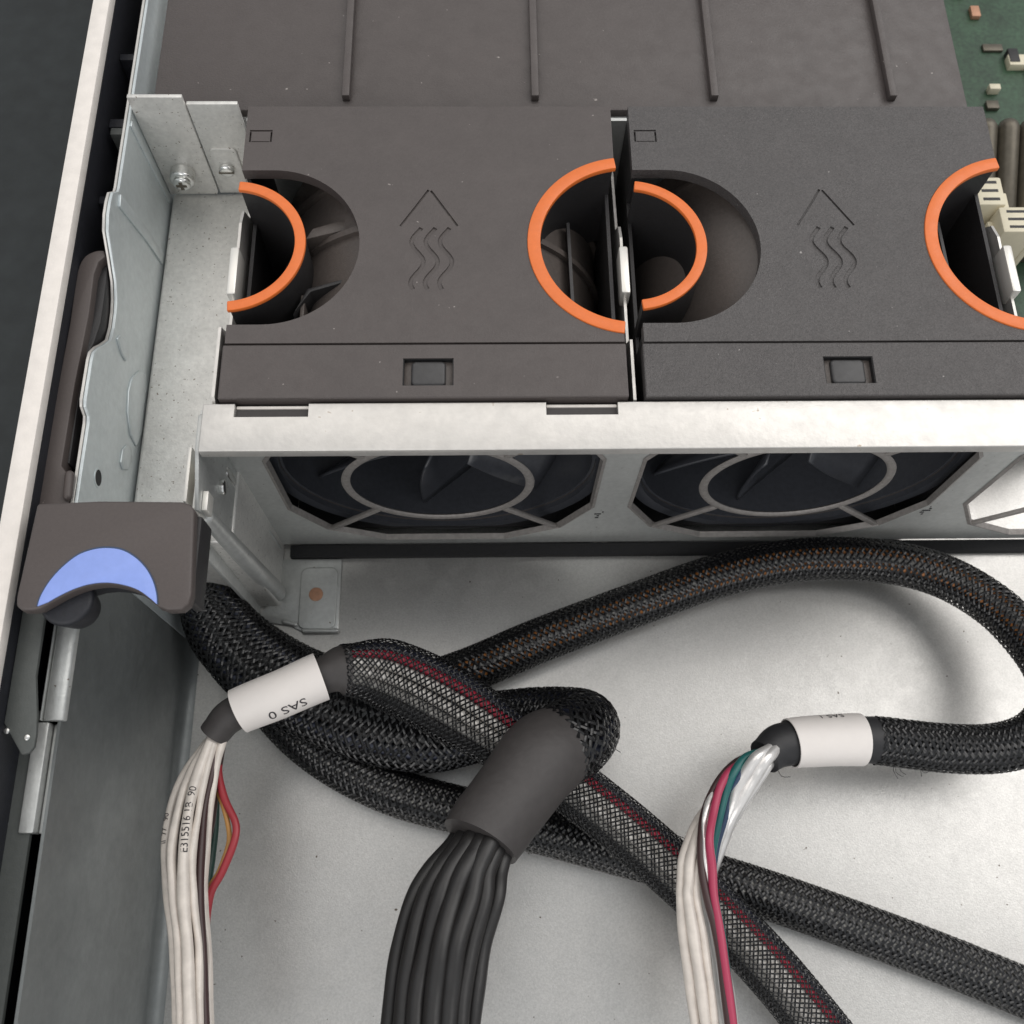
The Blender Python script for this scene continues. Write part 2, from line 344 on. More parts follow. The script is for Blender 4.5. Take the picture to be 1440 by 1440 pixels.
# partitions between the bays with spring clips
for k, x in enumerate((-.13, 8.33, 16.82)):
    pr = make('partition', MB().prism([(.12, .02), (.12, 8.1), (.3, 8.33), (1.9, 8.33), (2.1, 7.62), (5.0, 7.62), (5.4, 7.5), (5.6, 7.0), (7.55, 6.9), (7.55, .02)] if k == 0 else
                              [(.12, .02), (.12, 7.9), (.3, 8.1), (1.7, 8.1), (1.9, 7.6), (4.6, 7.6), (5.0, 7.45), (5.25, 7.0), (7.5, 6.8), (7.5, .02)], x - .03, x + .03, 'x'), 'galv_bar', cg)
    make('spring_clip', MB().box(x - .1, x + .1, 3.0, 4.2, 7.3, 7.86), 'clip_metal', pr, bevel=.05)
make('rear_plate', MB().box(-.2, 16.8, 7.78, 7.86, 4.2, 7.7), 'galv', cg)

# ------------------------------------------------------------------ fan modules
def wave(x, y0, y1, n=28, amp=.13):
    return [(x + amp * math.sin(-2 * math.pi * 1.5 * i / n + .6), y0 + (y1 - y0) * i / n) for i in range(n + 1)]
def fan_module(x0, label, pl, w, detailed):
    X = lambda x: x + x0
    t = thing('fan_module', label, 'server fan', (x0 + 4.1, 4, .3), 'fan modules in the cage')
    T, cy = 8.4, 3.85
    # cover plate: D-shaped finger hole on the left edge, round one on the right edge
    rc = (X(8.44), 3.88); rr = 2.24; xe = X(w)
    a = math.degrees(math.acos(max(-1, min(1, (xe - rc[0]) / rr))))
    out = [(X(0.02), 1.475), (xe, 1.475)]
    out += arc(rc, rr, 360 - a, a, 40) + [(xe, 7.55), (X(.02), 7.55), (X(.02), 5.79)] + arc((X(.71), cy), 1.94, 90, -90, 40) + [(X(.02), 1.91)]
    cv = make('top_cover', MB().prism(out, T - .28, T), pl, t)
    eng = MB()
    for p in (ribbon([(X(3.5), 4.32), (X(3.8), 4.79), (X(4.09), 5.26)], .05), ribbon([(X(4.14), 5.24), (X(4.43), 4.78), (X(4.72), 4.32)], .05)): eng.prism(p, T - .045, T + .1)
    for k in range(3): eng.prism(ribbon(wave(X(3.88 + .30 * k), 4.27, 2.74), .095), T - .035, T + .1)
    # small outlined square near the rear edge
    eng.box(X(.11), X(.61), 6.85, 6.89, T - .08, T + .1).box(X(.11), X(.15), 6.56, 6.84, T - .08, T + .1).box(X(.57), X(.61), 6.56, 6.84, T - .08, T + .1).box(X(.16), X(.56), 6.56, 6.58, T - .05, T + .1)
    boolean(cv, eng)
    md = cv.modifiers.new('edge', 'BEVEL'); md.width = .012 * S; md.segments = 2; md.limit_method = 'ANGLE'; md.angle_limit = math.radians(50)
    st = make('front_strip', MB().box(X(-.02), X(w + .02), .217, 1.44, T - .34, T), pl, t, bevel=.03)
    boolean(st, MB().box(X(3.64), X(4.66), .49, 1.11, 7, 9))
    make('skirt', MB().box(X(.04), X(w - .02), .235, .33, 7.75, T - .342), pl, t)
    make('seam_backing', MB().box(X(.05), X(w - .05), 1.3, 1.6, T - .5, T - .35), 'black_line', t)
    lt = make('latch_tab', MB().prism(rrect(X(3.80), X(4.50), .515, 1.09, .1), T - .30, T - .06), 'latch_grey', t, bevel=.06, seg=3)
    make('latch_frame', MB().box(X(3.635), X(3.66), .485, 1.115, T - .5, T - .02).box(X(4.64), X(4.665), .485, 1.115, T - .5, T - .02).box(X(3.661), X(4.639), .485, .505, T - .5, T - .02).box(X(3.661), X(4.639), 1.095, 1.115, T - .5, T - .02), 'black_line', t)
    make('latch_well', MB().box(X(3.5), X(4.8), .4, 1.2, T - .7, T - .5), 'black_line', t)
    # orange grips: ring segments on black walls
    make('grip_ring', MB().annulus((X(-.12), 3.87), 1.40, 1.63, -86 if detailed else -84, 86 if detailed else 84, T - .1, T + .01, 56), 'orange', t, bevel=.025)
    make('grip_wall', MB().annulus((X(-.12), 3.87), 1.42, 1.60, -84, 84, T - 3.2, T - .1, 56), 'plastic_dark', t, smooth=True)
    a2 = math.degrees(math.acos((xe - .01 - rc[0]) / 2.09))
    make('grip_ring', MB().annulus(rc, 1.955, 2.235, a2 - 1, 360 - a2 + 1, T - .1, T + .035, 56), 'orange', t, bevel=.025)
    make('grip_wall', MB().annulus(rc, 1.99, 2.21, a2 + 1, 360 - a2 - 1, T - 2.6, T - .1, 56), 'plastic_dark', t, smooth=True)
    # housing below
    z0 = CZ
    make('side_panel', MB().box(X(.04), X(.12), .34, 1.85, .6, T - .3).box(X(.04), X(.12), 5.85, 7.5, .6, T - .3).box(X(.04), X(.12), 1.86, 5.84, .6, 7.2), 'plastic_dark', t)
    make('side_panel', MB().box(X(w - .12), X(w - .04), .34, 1.6, .6, T - .3).box(X(w - .12), X(w - .04), 6.15, 7.5, .6, T - .3).box(X(w - .12), X(w - .04), 1.61, 6.14, .6, 7.52), 'plastic_dark', t)
    make('rear_panel', MB().box(X(.05), X(w - .05), 7.42, 7.52, 6.2, T - .3), 'plastic_dark', t)
    make('bay_floor', MB().box(X(.13), X(w - .13), .35, 7.4, .5, .6), 'plastic_dark', t)
    sh = make('fan_shroud', MB().annulus((X(4.15), z0), 3.72, 3.9, 0, 360, .5, 6.9, 72, 'y', True), 'plastic_shroud', t, smooth=True)
    make('bore_liner', MB().annulus((X(4.15), z0), 3.64, 3.71, 0, 360, .52, 6.8, 72, 'y', True), 'fan_dark', sh, smooth=True)
    ribs = ((1.7, 1.86), (4.45, 4.6), (5.9, 6.05)) if detailed else ((1.5, 1.6), (6.2, 6.3))
    for y0, y1 in ribs:
        make('shroud_rib', MB().annulus((X(4.15), z0), 3.86, 4.02, 0, 360, y0, y1, 72, 'y', True), 'plastic_shroud', sh, smooth=True)
    if detailed:
        make('shroud_step', MB().prism([(X(1.35), 4.46), (X(2.75), 4.86), (X(2.75), 5.2), (X(1.5), 4.75)], 7.2, 7.75), 'plastic_shroud', sh, bevel=.03)
        make('shroud_step', MB().prism([(X(1.2), 2.55), (X(1.55), 3.12), (X(2.7), 3.5), (X(2.75), 3.6), (X(1.48), 3.2)], 6.9, 7.75), 'plastic_dark', sh, bevel=.02)
        make('shroud_step', MB().box(X(1.33), X(1.42), 2.0, 3.1, 6.6, 7.65), 'plastic_shroud', sh, bevel=.02)
    for pts in ([(6.55, 5.0), (6.5, 3.3), (6.75, 2.6)], [(6.45, 2.95), (7.15, 2.75)], [(7.2, 5.3), (7.25, 2.0)]):
        make('frame_web', MB().prism(ribbon([(X(a_), b_) for a_, b_ in pts], .07), 5.4, 7.2), 'latch_grey', t)
    hub = make('hub', MB().cyl((X(4.15), z0), 1.25, 1.5, 4.6, 48, 'y'), 'fan_dark', t, bevel=.2, seg=3)
    for k in range(7):
        b = MB(); n, m = 8, 6; ph = 2 * math.pi * k / 7 + .35
        for i in range(n + 1):
            r = 1.2 + (3.6 - 1.2) * i / n
            for j in range(m + 1):
                s = j / m; th = ph + (s - .5) * .95 + .18 * i / n
                b.v.append((X(4.15) + r * math.cos(th), 1.0 + 2.2 * s + .25 * math.sin(math.pi * s), z0 + r * math.sin(th)))
        for i in range(n):
            for j in range(m): q = i * (m + 1) + j; b.f.append((q, q + 1, q + m + 2, q + m + 1))
        bo = make('blade', b, 'fan_dark', t, smooth=True, fix=False)
        sm = bo.modifiers.new('thick', 'SOLIDIFY'); sm.thickness = .07 * S
    fr = MB().annulus((X(4.15), z0), 3.72, 4.02, 0, 360, .36, .5, 64, 'y', True)
    make('fan_flange', fr, 'fan_dark', t, smooth=True)
    for k in range(4):
        th = math.radians(20 + 90 * k); d = Vector((math.cos(th), math.sin(th)))
        make('motor_strut', MB().prism(ribbon([(X(4.15) + d.x * r, z0 + d.y * r) for r in (1.0, 2.4, 3.75)], .2), 6.0, 6.3, 'y'), 'fan_dark', t, bevel=.04)
    make('motor_plate', MB().cyl((X(4.15), z0), 1.3, 5.9, 6.4, 40, 'y'), 'fan_dark', t, bevel=.06)
    return t
fan_module(0.0, 'warm grey fan module at the left end of the cage, next to the shelf', 'plastic_warm', 8.15, True)
fan_module(8.53, 'speckled grey fan module on the right, beside the empty bay', 'plastic_cool', 8.12, False)

# ------------------------------------------------------------------ air baffle behind the fans, board seen through the empty bay
make_b = thing('air_baffle', 'dark plastic air baffle plate behind the two fan modules', 'air baffle', (8, 12, 4))
make('plate', MB().box(-2.4, 16.7, 8.05, 22, 7.5, 7.75), 'plastic_warm', make_b, bevel=.05)
for x in (2.0, 6.4, 10.6, 14.8):
    make('rib', MB().box(x, x + .18, 8.3, 21.8, 7.74, 7.95), 'plastic_warm', make_b, bevel=.03)
cb = thing('circuit_board', 'green circuit board lying behind the empty fan bay', 'circuit board', (21, 12, .3))
make('board_sheet', MB().box(16.95, 34, 3.2, 29, .3, .46), 'board', cb)
for i in range(60):
    x = random.uniform(17.4, 25.5); y = random.uniform(9, 20) if i > 12 else random.uniform(4, 9); w_, d_ = random.uniform(.2, .7), random.uniform(.2, .6)
    make('chip', MB().box(x, x + w_, y, y + d_, .455, .46 + random.uniform(.1, .3)), random.choice(['plastic_dark', 'sink', 'ivory', 'copper']), cb, bevel=.02)
def connector(u, v, z, w_, d_, hgt, label):
    p = at(u, v, z=z); c = thing('connector', label, 'connector', (p.x, p.y, .46))
    make('shell', MB().box(p.x - w_ / 2, p.x + w_ / 2, p.y - d_ / 2, p.y + d_ / 2, .47, z), 'ivory', c, bevel=.06)
    make('key', MB().box(p.x - w_ / 2 - .15, p.x - w_ / 2 + .01, p.y - d_ * .3, p.y + d_ * .3, .47, z - .4), 'ivory', c, bevel=.04)
    make('latch', MB().box(p.x + w_ / 2 - .01, p.x + w_ / 2 + .18, p.y - d_ * .5, p.y + d_ * .1, .47, z - .2), 'ivory', c, bevel=.04)
    for k in range(3): make('slot', MB().box(p.x - w_ * .3, p.x + w_ * .3, p.y - d_ * .35 + k * d_ * .3, p.y - d_ * .25 + k * d_ * .3, z - .02, z + .004), 'plastic_dark', c)
connector(1392, 268, 4.6, .75, .9, 2, 'ivory connector standing by the orange grip of the right fan')
connector(1432, 308, 4.6, .9, .8, 2, 'ivory connector at the right picture edge below the grey heat sink')
p = at(1422, 236, z=4.9)
hs = thing('heat_sink', 'dark bronze rounded heat sink seen through the empty bay', 'heat sink', (p.x, p.y, .46))
make('base', MB().box(p.x - .5, p.x + 3.2, p.y + .1, p.y + 1.6, .47, 3.2), 'sink', hs, bevel=.05)
for k in range(5): make('fin', capsule((p.x + k * .62, p.y, 3.2), (p.x + k * .62, p.y + 1.9, 4.2), .3, .3), 'sink', hs, smooth=True)
bb = thing('bay_connector', 'dark block inside the empty fan bay behind the third guard', 'connector', (21.5, 1.5, 0))
make('body', MB().box(18.9, 21.5, 2.5, 3.15, .01, 3.6), 'plastic_dark', bb, bevel=.06)
make('pin_row', MB().box(19.1, 21.3, 2.44, 2.52, 2.8, 3.2), 'copper', bb)
sl = make('strip', MB().box(17.0, 17.6, .9, 3.0, .01, 5.2), 'galv', cg, bevel=.05)

def smooth2(pts, n=5):
    P_ = [Vector(p) for p in pts]; o_ = []
    for i in range(len(P_) - 1):
        a_, b_, c_, d_ = P_[max(i - 1, 0)], P_[i], P_[i + 1], P_[min(i + 2, len(P_) - 1)]
        for k in range(n):
            t = k / n; o_.append(tuple(.5 * (2 * b_ + (c_ - a_) * t + (2 * a_ - 5 * b_ + 4 * c_ - d_) * t * t + (3 * b_ - a_ - 3 * c_ + d_) * t ** 3)))
    return o_ + [tuple(P_[-1])]
# ------------------------------------------------------------------ release lever with the blue touch point
lv = thing('release_lever', 'grey plastic cover release lever with a blue crescent touch point on the side rail', 'lever', (-1.6, -3, 8.2))
Z9 = 9.0
P9 = lambda u, v: (lambda p: (p.x, p.y))(at(u, v, z=Z9))
out = [P9(52, 708), P9(140, 704), P9(255, 705), P9(268, 709), P9(273, 718), P9(271, 780), P9(269, 835), P9(265, 849), P9(255, 857), P9(236, 858), P9(222, 853)]
sc_ = [P9(*q) for q in ((210, 842), (193, 831), (172, 824), (150, 821), (128, 823), (108, 829), (88, 838), (70, 848), (56, 856))]; sc_ = smooth2(sc_)
out += sc_ + [P9(45, 858), P9(30, 858), P9(22, 851), P9(23, 838), P9(36, 780)]
make('handle', MB().prism(out, Z9 - .3, Z9), 'lever', lv, bevel=.055, seg=3)
xr = out[6][0]
make('handle_skirt', MB().box(xr - .22, xr - .03, out[7][1] + .12, out[3][1] - .12, Z9 - 1.0, Z9 - .28), 'plastic_dark', lv, bevel=.05)
# underside of the thumb scoop, a rounded block
us = [(x, y) for x, y in sc_]
make('thumb_block', MB().prism([(us[0][0], us[0][1] + .05)] + [(x, y + .07) for x, y in us[::4]] + [(us[-1][0] + .1, us[-1][1] + .9), (us[0][0] - .1, us[0][1] + .8)], Z9 - .75, Z9 - .29), 'channel', lv, bevel=.05)
make('thumb_post', MB().cyl((P9(78, 868)[0], P9(78, 868)[1] + .42), .36, Z9 - 1.1, Z9 - .3, 32, r2=.5), 'channel', lv, bevel=.1, seg=3)
oc = [P9(*q) for q in ((53, 853), (58, 838), (70, 818), (88, 798), (110, 781), (132, 773), (152, 771), (172, 774), (190, 784), (205, 799), (215, 817), (220, 835), (221, 850))]; oc = smooth2(oc)
ic = [P9(*q) for q in ((213, 843), (195, 830), (173, 822.5), (150, 819.5), (128, 821.5), (107, 827.5), (87, 836.5), (69, 846.5))]; ic = smooth2(ic)
cx_, cy_ = P9(140, 850)
make('touch_rim', MB().prism([(x + (x - cx_) * .022, y + (y - cy_) * .03) for x, y in oc] + ic, Z9 - .02, Z9 + .008), 'wire_blue', lv)
make('touch_point', MB().prism(oc + ic, Z9 - .02, Z9 + .022), 'blue', lv, bevel=.012)
# arm along the rail
ZA = 8.0
XL = WX - .17
PA = lambda u, v: (lambda p: (min(p.x, XL), p.y))(at(u, v, z=ZA))
arm = [PA(*q) for q in ((50, 712), (62, 640), (82, 540))] + smooth2([PA(*q) for q in ((98, 455), (106, 400), (111, 375), (120, 360), (134, 353), (146, 352))]) + [PA(*q) for q in ((148, 360), (138, 368), (132, 385), (125, 440), (113, 500), (105, 540), (95, 600), (86, 655), (93, 664), (102, 668), (100, 712))]
make('arm', MB().prism(arm, ZA - .5, ZA), 'lever', lv, bevel=.05, seg=3)
inn = [(lambda p: (min(p.x, XL), p.y))(at(u, v, z=7.75)) for u, v in ((136, 368), (147, 366), (152, 372), (152, 420), (145, 455), (132, 482), (120, 505), (111, 560), (104, 610), (98, 652), (88, 652), (98, 600), (110, 530), (124, 455), (131, 400))]
make('arm_web', MB().prism(inn, 7.2, 7.75), 'plastic_dark', lv, bevel=.04)
make('arm_knob', capsule(tuple(at(98, 668, z=8.05)), tuple(at(95, 698, z=8.05)), .09, .09), 'lever', lv, smooth=True)
make('neck', MB().prism([P9(56, 716), P9(98, 716), P9(98, 728), P9(56, 728)], ZA - .4, Z9 - .1), 'lever', lv, bevel=.03)

# ------------------------------------------------------------------ cables
class Path:
    def __init__(s, pts, step=.05, rad=None):
        P = np.array([tuple(p) for p in pts], float); n = len(P); C = []; RA = []
        R = np.array(rad if rad is not None else [(1, 1)] * n, float)
        E = np.vstack([2 * P[0] - P[1], P, 2 * P[-1] - P[-2]]); ER = np.vstack([R[0], R, R[-1]])
        for i in range(n - 1):
            p0, p1, p2, p3 = E[i:i + 4]; r0, r1, r2, r3 = ER[i:i + 4]
            for t in np.linspace(0, 1, 40, endpoint=False):
                f = lambda a, b, c, d: .5 * (2 * b + (c - a) * t + (2 * a - 5 * b + 4 * c - d) * t * t + (3 * b - a - 3 * c + d) * t ** 3)
                C.append(f(p0, p1, p2, p3)); RA.append(r1 + (r2 - r1) * (3 * t * t - 2 * t ** 3))
        C.append(P[-1]); RA.append(R[-1]); C = np.array(C); RA = np.array(RA)
        d = np.r_[0, np.cumsum(np.linalg.norm(np.diff(C, axis=0), axis=1))]; s.len = d[-1]
        s.n = max(int(s.len / step), 4); s.s = np.linspace(0, s.len, s.n + 1)
        s.P = np.stack([np.interp(s.s, d, C[:, k]) for k in range(3)], 1); s.R = np.stack([np.interp(s.s, d, RA[:, k]) for k in range(2)], 1)
        T = np.gradient(s.P, axis=0); s.T = T / np.linalg.norm(T, axis=1)[:, None]
        N = np.cross(s.T, [0, 0, 1.]); s.N = N / np.linalg.norm(N, axis=1)[:, None]; s.U = np.cross(s.N, s.T)
    def ev(s, q):
        q = np.clip(q, 0, s.len)
        I = lambda A: np.stack([np.interp(q, s.s, A[:, k]) for k in range(A.shape[1])], -1)
        return I(s.P), I(s.N), I(s.U), I(s.R)
    def surf(s, q, th, k=1.0, add=0.0):
        P, N, U, R = s.ev(q)
        return P + U * (np.cos(th) * (R[..., 1] * k + add))[..., None] + N * (np.sin(th) * (R[..., 0] * k + add))[..., None]
    def sub(s, s0, s1, n=24):
        q = np.linspace(s0, s1, n); P, N, U, R = s.ev(q); return q, P, R
def px(pts): return [at(u, v, z=z) for (u, v, z) in pts]
def tube(path, s0=None, s1=None, n=20, k=1.0, add=0.0, cap=True, step=.08, wob=0.0, taper=None):
    s0 = 0 if s0 is None else s0; s1 = path.len if s1 is None else s1
    q = np.linspace(s0, s1, max(int((s1 - s0) / step), 3)); th = np.linspace(0, 2 * np.pi, n, endpoint=False)
    Q, TH = np.meshgrid(q, th, indexing='ij'); A = np.full(Q.shape, float(add))
    if wob: A = A + wob * np.sin(Q * 2.3 + 1.3 * np.sin(2 * TH)) * .5 + wob * np.sin(Q * 5.1 + TH * 2) * .4
    P, N, U, R = path.ev(Q)
    if taper: kk = np.interp(Q, np.linspace(s0, s1, len(taper)), taper) * k
    else: kk = k
    V = P + U * (np.cos(TH) * (R[..., 1] * kk + A))[..., None] + N * (np.sin(TH) * (R[..., 0] * kk + A))[..., None]
    mb = MB(); mb.v = [tuple(p) for p in V.reshape(-1, 3)]; m = len(q)
    mb.f = [(i * n + j, i * n + (j + 1) % n, (i + 1) * n + (j + 1) % n, (i + 1) * n + j) for i in range(m - 1) for j in range(n)]
    if cap: mb.f += [tuple(range(n)), tuple((m - 1) * n + j for j in range(n))]
    return mb
def hollow(path, s0, s1, out, thick, n=40):
    a = tube(path, s0, s1, n, 1, out, False); b = tube(path, s0, s1, n, 1, out - thick, False)
    m = len(a.v) // n; mb = MB().add(a.v, a.f); mb.add(b.v, b.f); k = len(a.v)
    for e in (0, (m - 1) * n):
        for j in range(n): mb.f.append((e + j, e + (j + 1) % n, k + e + (j + 1) % n, k + e + j))
    return mb
def braid(path, s0, s1, parent, N=20, pitch=3.2, w=.085, amp=.012, step=.045, jit=0.0, frac=1.0):
    q = np.linspace(s0, s1, int((s1 - s0) / step)); k = 2 * np.pi / pitch; vs = []; fs = []; off = 0
    rng = np.random.RandomState(3)
    for sg in (1, -1):
        for j in range(N):
            ph = 2 * np.pi * j / N + rng.uniform(-1, 1) * jit
            th = ph + sg * k * q + jit * .6 * np.sin(q * 1.7 + j * 2.1)
            hgt = sg * amp * np.cos(k * N * q) + .012
            dth = (w / 2) / np.maximum(path.ev(q)[3].mean(-1), .1)
            ds = (w / 2) * np.sin(np.arctan(k * path.ev(q)[3].mean(-1))) * -sg
            cs = np.cos(np.arctan(k * path.ev(q)[3].mean(-1)))
            A = path.surf(q + ds, th + dth * cs, 1, hgt); B = path.surf(q, th, 1, hgt + .012); C_ = path.surf(q - ds, th - dth * cs, 1, hgt)
            V = np.stack([A, B, C_], 1).reshape(-1, 3); vs.append(V); m = len(q)
            for i in range(m - 1):
                b = off + 3 * i; fs += [(b, b + 1, b + 4, b + 3), (b + 1, b + 2, b + 5, b + 4)]
            off += 3 * m
    mb = MB(); mb.v = [tuple(p) for p in np.vstack(vs)]; mb.f = fs
    return make('braided_sleeve', mb, 'braid', parent, smooth=False, fix=False, kind='stuff')
def cores(path, s0, s1, parent, cols, spread=.78, hgt=.35, rs=None, twist=0.0):
    n = len(cols); q = np.linspace(s0, s1, max(int((s1 - s0) / .15), 4))
    for i, c in enumerate(cols):
        an = math.radians(-100 + 200 * (i + .5) / n)
        P, N, U, R = path.ev(q)
        ctr = P + N * (R[:, 0] * .76 * math.sin(an))[:, None] + U * (R[:, 1] * .72 * math.cos(an))[:, None]
        r = .20 * float(R.mean()) if n > 6 else .22 * float(R.mean())
        sub = Path(ctr, .15, [(r, r)] * len(ctr)); make('inner_wire', tube(sub, n=8, step=.2), c, parent, smooth=True)
    make('inner_core', tube(path, s0, s1, 16, .62, 0, True, .2), 'core_black', parent, smooth=True)
def text_on(path, s_start, th0, size, body, parent, add, name='printed_text', sx=1.0):
    cu = bpy.data.curves.new('txt', 'FONT'); cu.body = body; cu.size = size; cu.resolution_u = 3
    to = bpy.data.objects.new('txt', cu); COL.objects.link(to); bpy.context.view_layer.update()
    me = bpy.data.meshes.new_from_object(to.evaluated_get(bpy.context.evaluated_depsgraph_get()))
    bm = bmesh.new(); bm.from_mesh(me); bmesh.ops.triangulate(bm, faces=bm.faces)
    bmesh.ops.subdivide_edges(bm, edges=[e for e in bm.edges if e.calc_length() > size * .12], cuts=2)
    bm.verts.ensure_lookup_table(); bm.verts.index_update()
    mb = MB(); X_ = np.array([v.co.x for v in bm.verts]) * sx; Y_ = np.array([v.co.y for v in bm.verts])
    q = s_start - X_; R = path.ev(q)[3].mean(-1) + add
    mb.v = [tuple(p) for p in path.surf(q, th0 + Y_ / R, 1, add)]
    mb.f = [tuple(v.index for v in f.verts) for f in bm.faces]; bm.free()
    bpy.data.objects.remove(to); bpy.data.curves.remove(cu); bpy.data.meshes.remove(me)
    return make(name, mb, 'ink', parent, smooth=False, fix=False)
def nearest(path, u, v, z):
    p = np.array(tuple(at(u, v, z=z))); return float(path.s[np.argmin(((path.P - p) ** 2).sum(1))])
def wire(pts, r, m, parent, name='wire', n=12, flat=1.0, wob=None):
    pts = [q if i < 1 else (q[0] + random.gauss(0, 1.1), q[1], q[2] + random.gauss(0, .03)) for i, q in enumerate(pts)]
    wob = (.02 if 'foil' in m else .014 if 'white' in m else .006) if wob is None else wob
    P = Path(px(pts), .1, [(r, r * flat)] * len(pts)); o = make(name, tube(P, n=n, step=.1, wob=wob), m, parent, smooth=True); o['_'] = 0; del o['_']; return P, o

# --- D: thin sleeve lying lowest
D = thing('sleeved_cable', 'thin black braided cable lying lowest on the floor under the heat-shrink tube', 'cable', tuple(at(550, 1112, z=0)))
pts = [(268, 790, .55), (292, 850, .55), (342, 932, .55), (395, 1008, .55), (460, 1065, .55), (550, 1112, .55), (650, 1140, .55), (760, 1167, .55), (860, 1194, .55), (960, 1222, .55), (1060, 1252, .55), (1170, 1290, .55), (1330, 1350, .55), (1500, 1420, .55)]
p = Path(px(pts), .05, [(.55, .46)] * len(pts))
cores(p, 0, p.len, D, ['core_black', 'core_grey', 'core_grey', 'core_grey', 'core_black', 'core_grey'], .75, .45)
braid(p, 0, p.len, D, 15, 2.6, .08, jit=.03)

# --- C: thick cable with the big heat-shrink tube
Cc = thing('heat_shrink_cable', 'thick black cable curling back into a fat grey heat-shrink tube with black wires', 'cable', tuple(at(700, 1100, z=0)))
pts = [(262, 745, 2.4), (275, 805, 1.9), (320, 893, 1.4), (394, 960, 1.2), (490, 1005, 1.15), (590, 1030, 1.1), (680, 1022, 1.1), (760, 1010, 1.3), (820, 1018, 2.0), (806, 1038, 2.8), (764, 1064, 3.3), (722, 1118, 3.6), (682, 1172, 3.85), (665, 1205, 4.0)]
rad = [(.45, .5), (.6, .6), (.88, .6), (1.0, .5), (.98, .5), (.95, .5), (.82, .55), (.74, .66), (.80, .76), (.90, .84), (.92, .86), (.90, .84), (.88, .82), (.88, .82)]
p = Path(px(pts), .05, rad)
s1 = nearest(p, 790, 1046, 3.0); s2 = nearest(p, 675, 1186, 3.9)
cores(p, 0, s1, Cc, ['core_black', 'core_blue', 'core_black', 'core_black', 'core_blue', 'core_black'], .7, .25)
braid(p, 0, s1 + .15, Cc, 20, 3.6, .075, .014, jit=.05)
make('heat_shrink_tube', tube(p, s1, s2, 40, 1, .03, True, .08, .012, [.96, 1.02, 1.03, 1.0, .98, .97, .97, .93]), 'shrink', Cc, smooth=True)
for i, (a, b, r, z) in enumerate(((632, 580, .17, 3.75), (641, 598, .18, 4.15), (654, 618, .19, 4.42), (669, 640, .20, 4.52), (684, 662, .19, 4.52), (698, 682, .18, 4.35), (708, 697, .17, 4.05), (650, 627, .19, 3.7), (690, 670, .19, 3.7), (672, 650, .2, 4.1))):
    wire([(a + 22, 1155, z - .5), (a + 4, 1188, z - .18), (a - (a - b) * .55, 1225, z + .03), (b, 1262, z + .15), (b - 18, 1330, z + .25), (b - 30, 1400, z + .3), (b - 38, 1490, z + .35)], r, 'wire_black', Cc, wob=.008)

# --- B: SAS 0 cable
B = thing('data_cable', 'braided cable with white SAS 0 label tube above a fan of white and coloured wires', 'cable', tuple(at(400, 980, z=0)))
pts = [(288, 1052, 3.3), (306, 1026, 3.45), (330, 1003, 3.55), (395, 976, 3.6), (455, 950, 3.55), (488, 942, 3.4), (550, 950, 3.0), (630, 988, 2.65), (710, 1040, 2.3), (790, 1095, 2.0), (870, 1157, 1.75), (945, 1222, 1.6), (1010, 1285, 1.5), (1090, 1370, 1.4), (1180, 1480, 1.3)]
rad = [(.33, .31), (.35, .33), (.38, .37), (.40, .40), (.42, .42), (.58, .48), (.82, .52), (.86, .52), (.74, .52), (.64, .5), (.64, .5), (.64, .5), (.62, .5), (.62, .5), (.62, .5)]
p = Path(px(pts), .04, rad)
sa = nearest(p, 300, 1034, 3.4); sl0 = nearest(p, 336, 1001, 3.55); sl1 = nearest(p, 452, 951, 3.55); sb = nearest(p, 490, 942, 3.4)
cores(p, sb - .1, p.len, B, ['core_blue', 'core_blue', 'core_red', 'core_white', 'core_white', 'core_grey', 'core_black', 'core_black'], .8, .5)
braid(p, sb - .15, p.len, B, 27, 3.5, .036, .010, jit=.03)
make('shrink_collar', tube(p, sa, sb, 32, 1, .0, True, .08, .008), 'shrink', B, smooth=True)
lb = make('label_tube', hollow(p, sl0, sl1, .14, .03), 'label', B, smooth=True)
text_on(p, sl1 - .48, .80, .335, 'SAS 0', lb, .146, sx=1.06)
Wt = []
